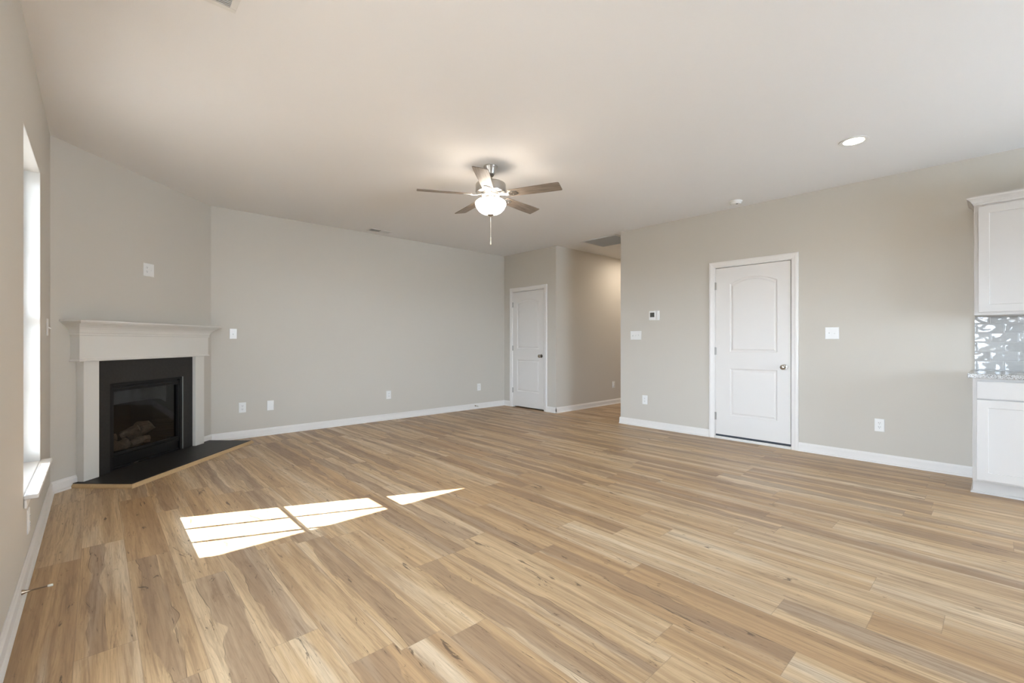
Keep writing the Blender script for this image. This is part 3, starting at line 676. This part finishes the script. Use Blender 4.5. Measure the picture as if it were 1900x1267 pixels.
for k in range(5):
    ang = radians(6.8 + 72 * k)
    bo = blade_outline(); m = MB().prism(bo, (0, 0, -.003), (1, 0, 0), (0, 1, 0), (0, 0, .006))
    b = m.obj('blade', 'blade', fan, .0015)
    pitch = radians(-12)
    b.matrix_local = Matrix.Translation((0, 0, 2.479 - H)) @ Matrix.Rotation(ang, 4, 'Z') @ Matrix.Rotation(pitch, 4, 'X')
    m = MB(); n = 10                                                        # blade iron: curved arm and a forked plate
    rings = []
    for q in range(n + 1):
        t = q / n; r = .070 + .115 * t; z = .012 - .022 * sin(t * pi * .5); hw_ = .014 + .010 * abs(2 * t - 1)
        rings.append([(r, -hw_, z - .003), (r, hw_, z - .003), (r, hw_, z + .003), (r, -hw_, z + .003)])
    m.loft(rings); m.prism([(.17, -.026), (.205, -.040), (.250, -.030), (.262, 0), (.250, .030), (.205, .040), (.17, .026)], (0, 0, -.0085), (1, 0, 0), (0, 1, 0), (0, 0, .005))
    for sx, sy in ((.215, .022), (.215, -.022), (.243, 0)): m.lathe([(.0001, -.0105), (.005, -.0105), (.005, -.008), (.0001, -.008)], (sx, sy, 0), 'z', 8)
    bi = m.obj('blade_bracket', 'nickel', b, .001)

# ------------------------------------------------------------------ recessed light, smoke detector, vents
def downlight(x, y, label, group='recessed ceiling lights', lens='can'):
    o = thing('recessed_light', label, 'ceiling light', (x, y, H), 0, group)
    MB().lathe([(.068, -.0005), (.094, -.0005), (.096, -.003), (.092, -.006), (.072, -.0065), (.068, -.004)], n=40, cap=False).obj('trim_ring', 'baffle', o, smooth=True)
    MB().lathe([(.0001, -.0035), (.0685, -.0035), (.0685, -.001), (.0001, -.001)], n=36).obj('lens', lens, o)
downlight(4.372, .785, 'round lit recessed light in the ceiling near the kitchen')
for x, y in ((7.25, 4.32), (8.9, 4.32), (2.6, -1.2)): downlight(x, y, 'recessed light in the hall ceiling past the return grille' if x < 8 and x > 6 else 'unseen recessed light added at the far end of the hall' if x > 8 else 'unseen recessed light added behind the viewer for warm fill', lens='can_hall' if x > 6 else 'can')  # far hall light and the one behind the viewer are added fill
o = thing('smoke_detector', 'round white smoke detector on the ceiling left of the recessed light', 'smoke detector', (5.27, 2.017, H))
MB().lathe([(.0001, 0), (.066, 0), (.067, -.006), (.064, -.012), (.058, -.014), (.056, -.026), (.048, -.036), (.020, -.039), (.0001, -.039)], n=36).obj('housing', 'plate', o, smooth=True)
MB().lathe([(.0001, -.0395), (.012, -.0395), (.012, -.037), (.0001, -.037)], (-.02, -.02, 0), n=14).obj('sensor_button', 'plate_dark', o)
def louvers(n0, n1, c0, c1, along, pitch, tilt, z=-.004, t=.0012, wd=.012):
    """slats with their length along 'along', spaced across n0..n1"""
    m = MB(); k = n0 + pitch / 2
    while k < n1:
        dx, dz = wd / 2 * cos(tilt), wd / 2 * sin(tilt)
        quad = [(-dx, -dz - t), (dx, dz - t), (dx, dz + t), (-dx, -dz + t)]
        if along == 'x': m.prism(quad, (c0, k, z), (0, 1, 0), (0, 0, 1), (c1 - c0, 0, 0))
        else: m.prism(quad, (k, c0, z), (1, 0, 0), (0, 0, 1), (0, c1 - c0, 0))
        k += pitch
    return m
def frame(o, x, y, b, z=-.006, m='ventwhite'):
    f = MB()
    for p, q, r, s in ((-x, x, y - b, y), (-x, x, -y, -y + b), (-x, -x + b, -y + b, y - b), (x - b, x, -y + b, y - b)): f.box(p, q, r, s, z, -.0005)
    f.obj('frame', m, o, .0015); return o
# supply register by the back wall: dark left half, pale right half
o = thing('ceiling_register', 'narrow white ceiling register along the back wall', 'vent', (2.96, 5.985, H)); frame(o, .165, .070, .016)
box(-.149, .149, -.054, .054, -.0015, -.0008).obj('duct_opening', 'ventdark', o)
m = louvers(-.149, -.004, -.054, .054, 'y', .014, radians(55)); m.obj('louvers', 'ventwhite', o)
m = louvers(.004, .149, -.054, .054, 'y', .011, radians(-35)); m.obj('louvers', 'ventwhite', o)
o = thing('ceiling_register', 'white ceiling register cut off by the top edge of the picture', 'vent', (.325, 2.325, H)); frame(o, .165, .165, .028)
box(-.137, .137, -.137, .137, -.0015, -.0008).obj('duct_opening', 'damper', o)
louvers(-.137, .137, -.137, .137, 'x', .0125, radians(24), wd=.0125).obj('louvers', 'ventwhite', o)
o = thing('return_grille', 'large grey return air grille in the hall ceiling', 'vent', (5.885, 4.16, H)); frame(o, .295, .325, .028, -.008)
box(-.267, .267, -.297, .297, -.0015, -.0008).obj('filter', 'filter', o)
louvers(-.267, .267, -.297, .297, 'y', .020, radians(40), z=-.0055, wd=.011).obj('louvers', 'ventwhite', o)

# ------------------------------------------------------------------ kitchen (local: x right = world -y, -y into the room, origin at the wall)
KY = .150; KW = .77
bc = thing('base_cabinet', 'white shaker base cabinet with one drawer under the granite counter', 'cabinet', (XR, KY, 0), RR)
FD = .601                                                                 # face frame plane
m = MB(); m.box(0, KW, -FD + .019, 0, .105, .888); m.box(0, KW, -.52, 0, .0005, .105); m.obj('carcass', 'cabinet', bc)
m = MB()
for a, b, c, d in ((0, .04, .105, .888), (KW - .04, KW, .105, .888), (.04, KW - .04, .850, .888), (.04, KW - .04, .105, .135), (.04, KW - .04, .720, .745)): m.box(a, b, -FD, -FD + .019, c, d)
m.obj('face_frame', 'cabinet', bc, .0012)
SHK = [(.0012, .0), (.0015, .0065), (.003, .008)]
def front(x0, x1, z0, z1, y, name, parent, rail, mname='cabinet'):
    ps = [(x0 + rail, x1 - rail, z0 + rail, z1 - rail, 0)] if rail else []
    m = panel_slab(x0, x1, z0, z1, .019, ps, SHK)
    m.v = [(a, b + y, c) for a, b, c in m.v]; return m.obj(name, mname, parent, .0015)
front(.024, KW - .024, .737, .866, -FD - .0195, 'drawer_front', bc, 0)
front(.024, KW / 2 - .002, .122, .727, -FD - .0195, 'door', bc, .058); front(KW / 2 + .002, KW - .024, .122, .727, -FD - .0195, 'door', bc, .058)
m = MB().box(0, KW, -.532, -.5205, .0005, .104); m.obj('toe_board', 'cabinet', bc)
prof = [(0, 0.0005), (.013, 0.0005), (.0125, .008), (.008, .015), (0, .018)]
rings = [[(px + sx * a, py + sy * a, z) for a, z in prof] for px, py, sx, sy in ((0, -.012, -1, 0), (0, -.532, -1, -1), (KW, -.532, 0, -1))]
MB().loft(rings).obj('shoe_molding', 'cabinet', bc)
ct = tag(box(-.026, KW, -.641, -.0005, .8885, .9225).obj('countertop', 'granite', None, .004, 3, loc=(XR, KY, 0), rotz=RR), 'grey speckled granite countertop on the white base cabinet', 'countertop')
bs = tag(box(-.004, KW, -.009, -.0005, .923, 1.374).obj('backsplash', 'tile', None, loc=(XR, KY, 0), rotz=RR), 'glossy grey subway tile backsplash between counter and wall cabinet', 'backsplash')
uc = thing('wall_cabinet', 'white wall cabinet with crown molding above the tiled backsplash', 'cabinet', (XR, KY, 0), RR)
UD = .305; UB, UT = 1.376, 2.275
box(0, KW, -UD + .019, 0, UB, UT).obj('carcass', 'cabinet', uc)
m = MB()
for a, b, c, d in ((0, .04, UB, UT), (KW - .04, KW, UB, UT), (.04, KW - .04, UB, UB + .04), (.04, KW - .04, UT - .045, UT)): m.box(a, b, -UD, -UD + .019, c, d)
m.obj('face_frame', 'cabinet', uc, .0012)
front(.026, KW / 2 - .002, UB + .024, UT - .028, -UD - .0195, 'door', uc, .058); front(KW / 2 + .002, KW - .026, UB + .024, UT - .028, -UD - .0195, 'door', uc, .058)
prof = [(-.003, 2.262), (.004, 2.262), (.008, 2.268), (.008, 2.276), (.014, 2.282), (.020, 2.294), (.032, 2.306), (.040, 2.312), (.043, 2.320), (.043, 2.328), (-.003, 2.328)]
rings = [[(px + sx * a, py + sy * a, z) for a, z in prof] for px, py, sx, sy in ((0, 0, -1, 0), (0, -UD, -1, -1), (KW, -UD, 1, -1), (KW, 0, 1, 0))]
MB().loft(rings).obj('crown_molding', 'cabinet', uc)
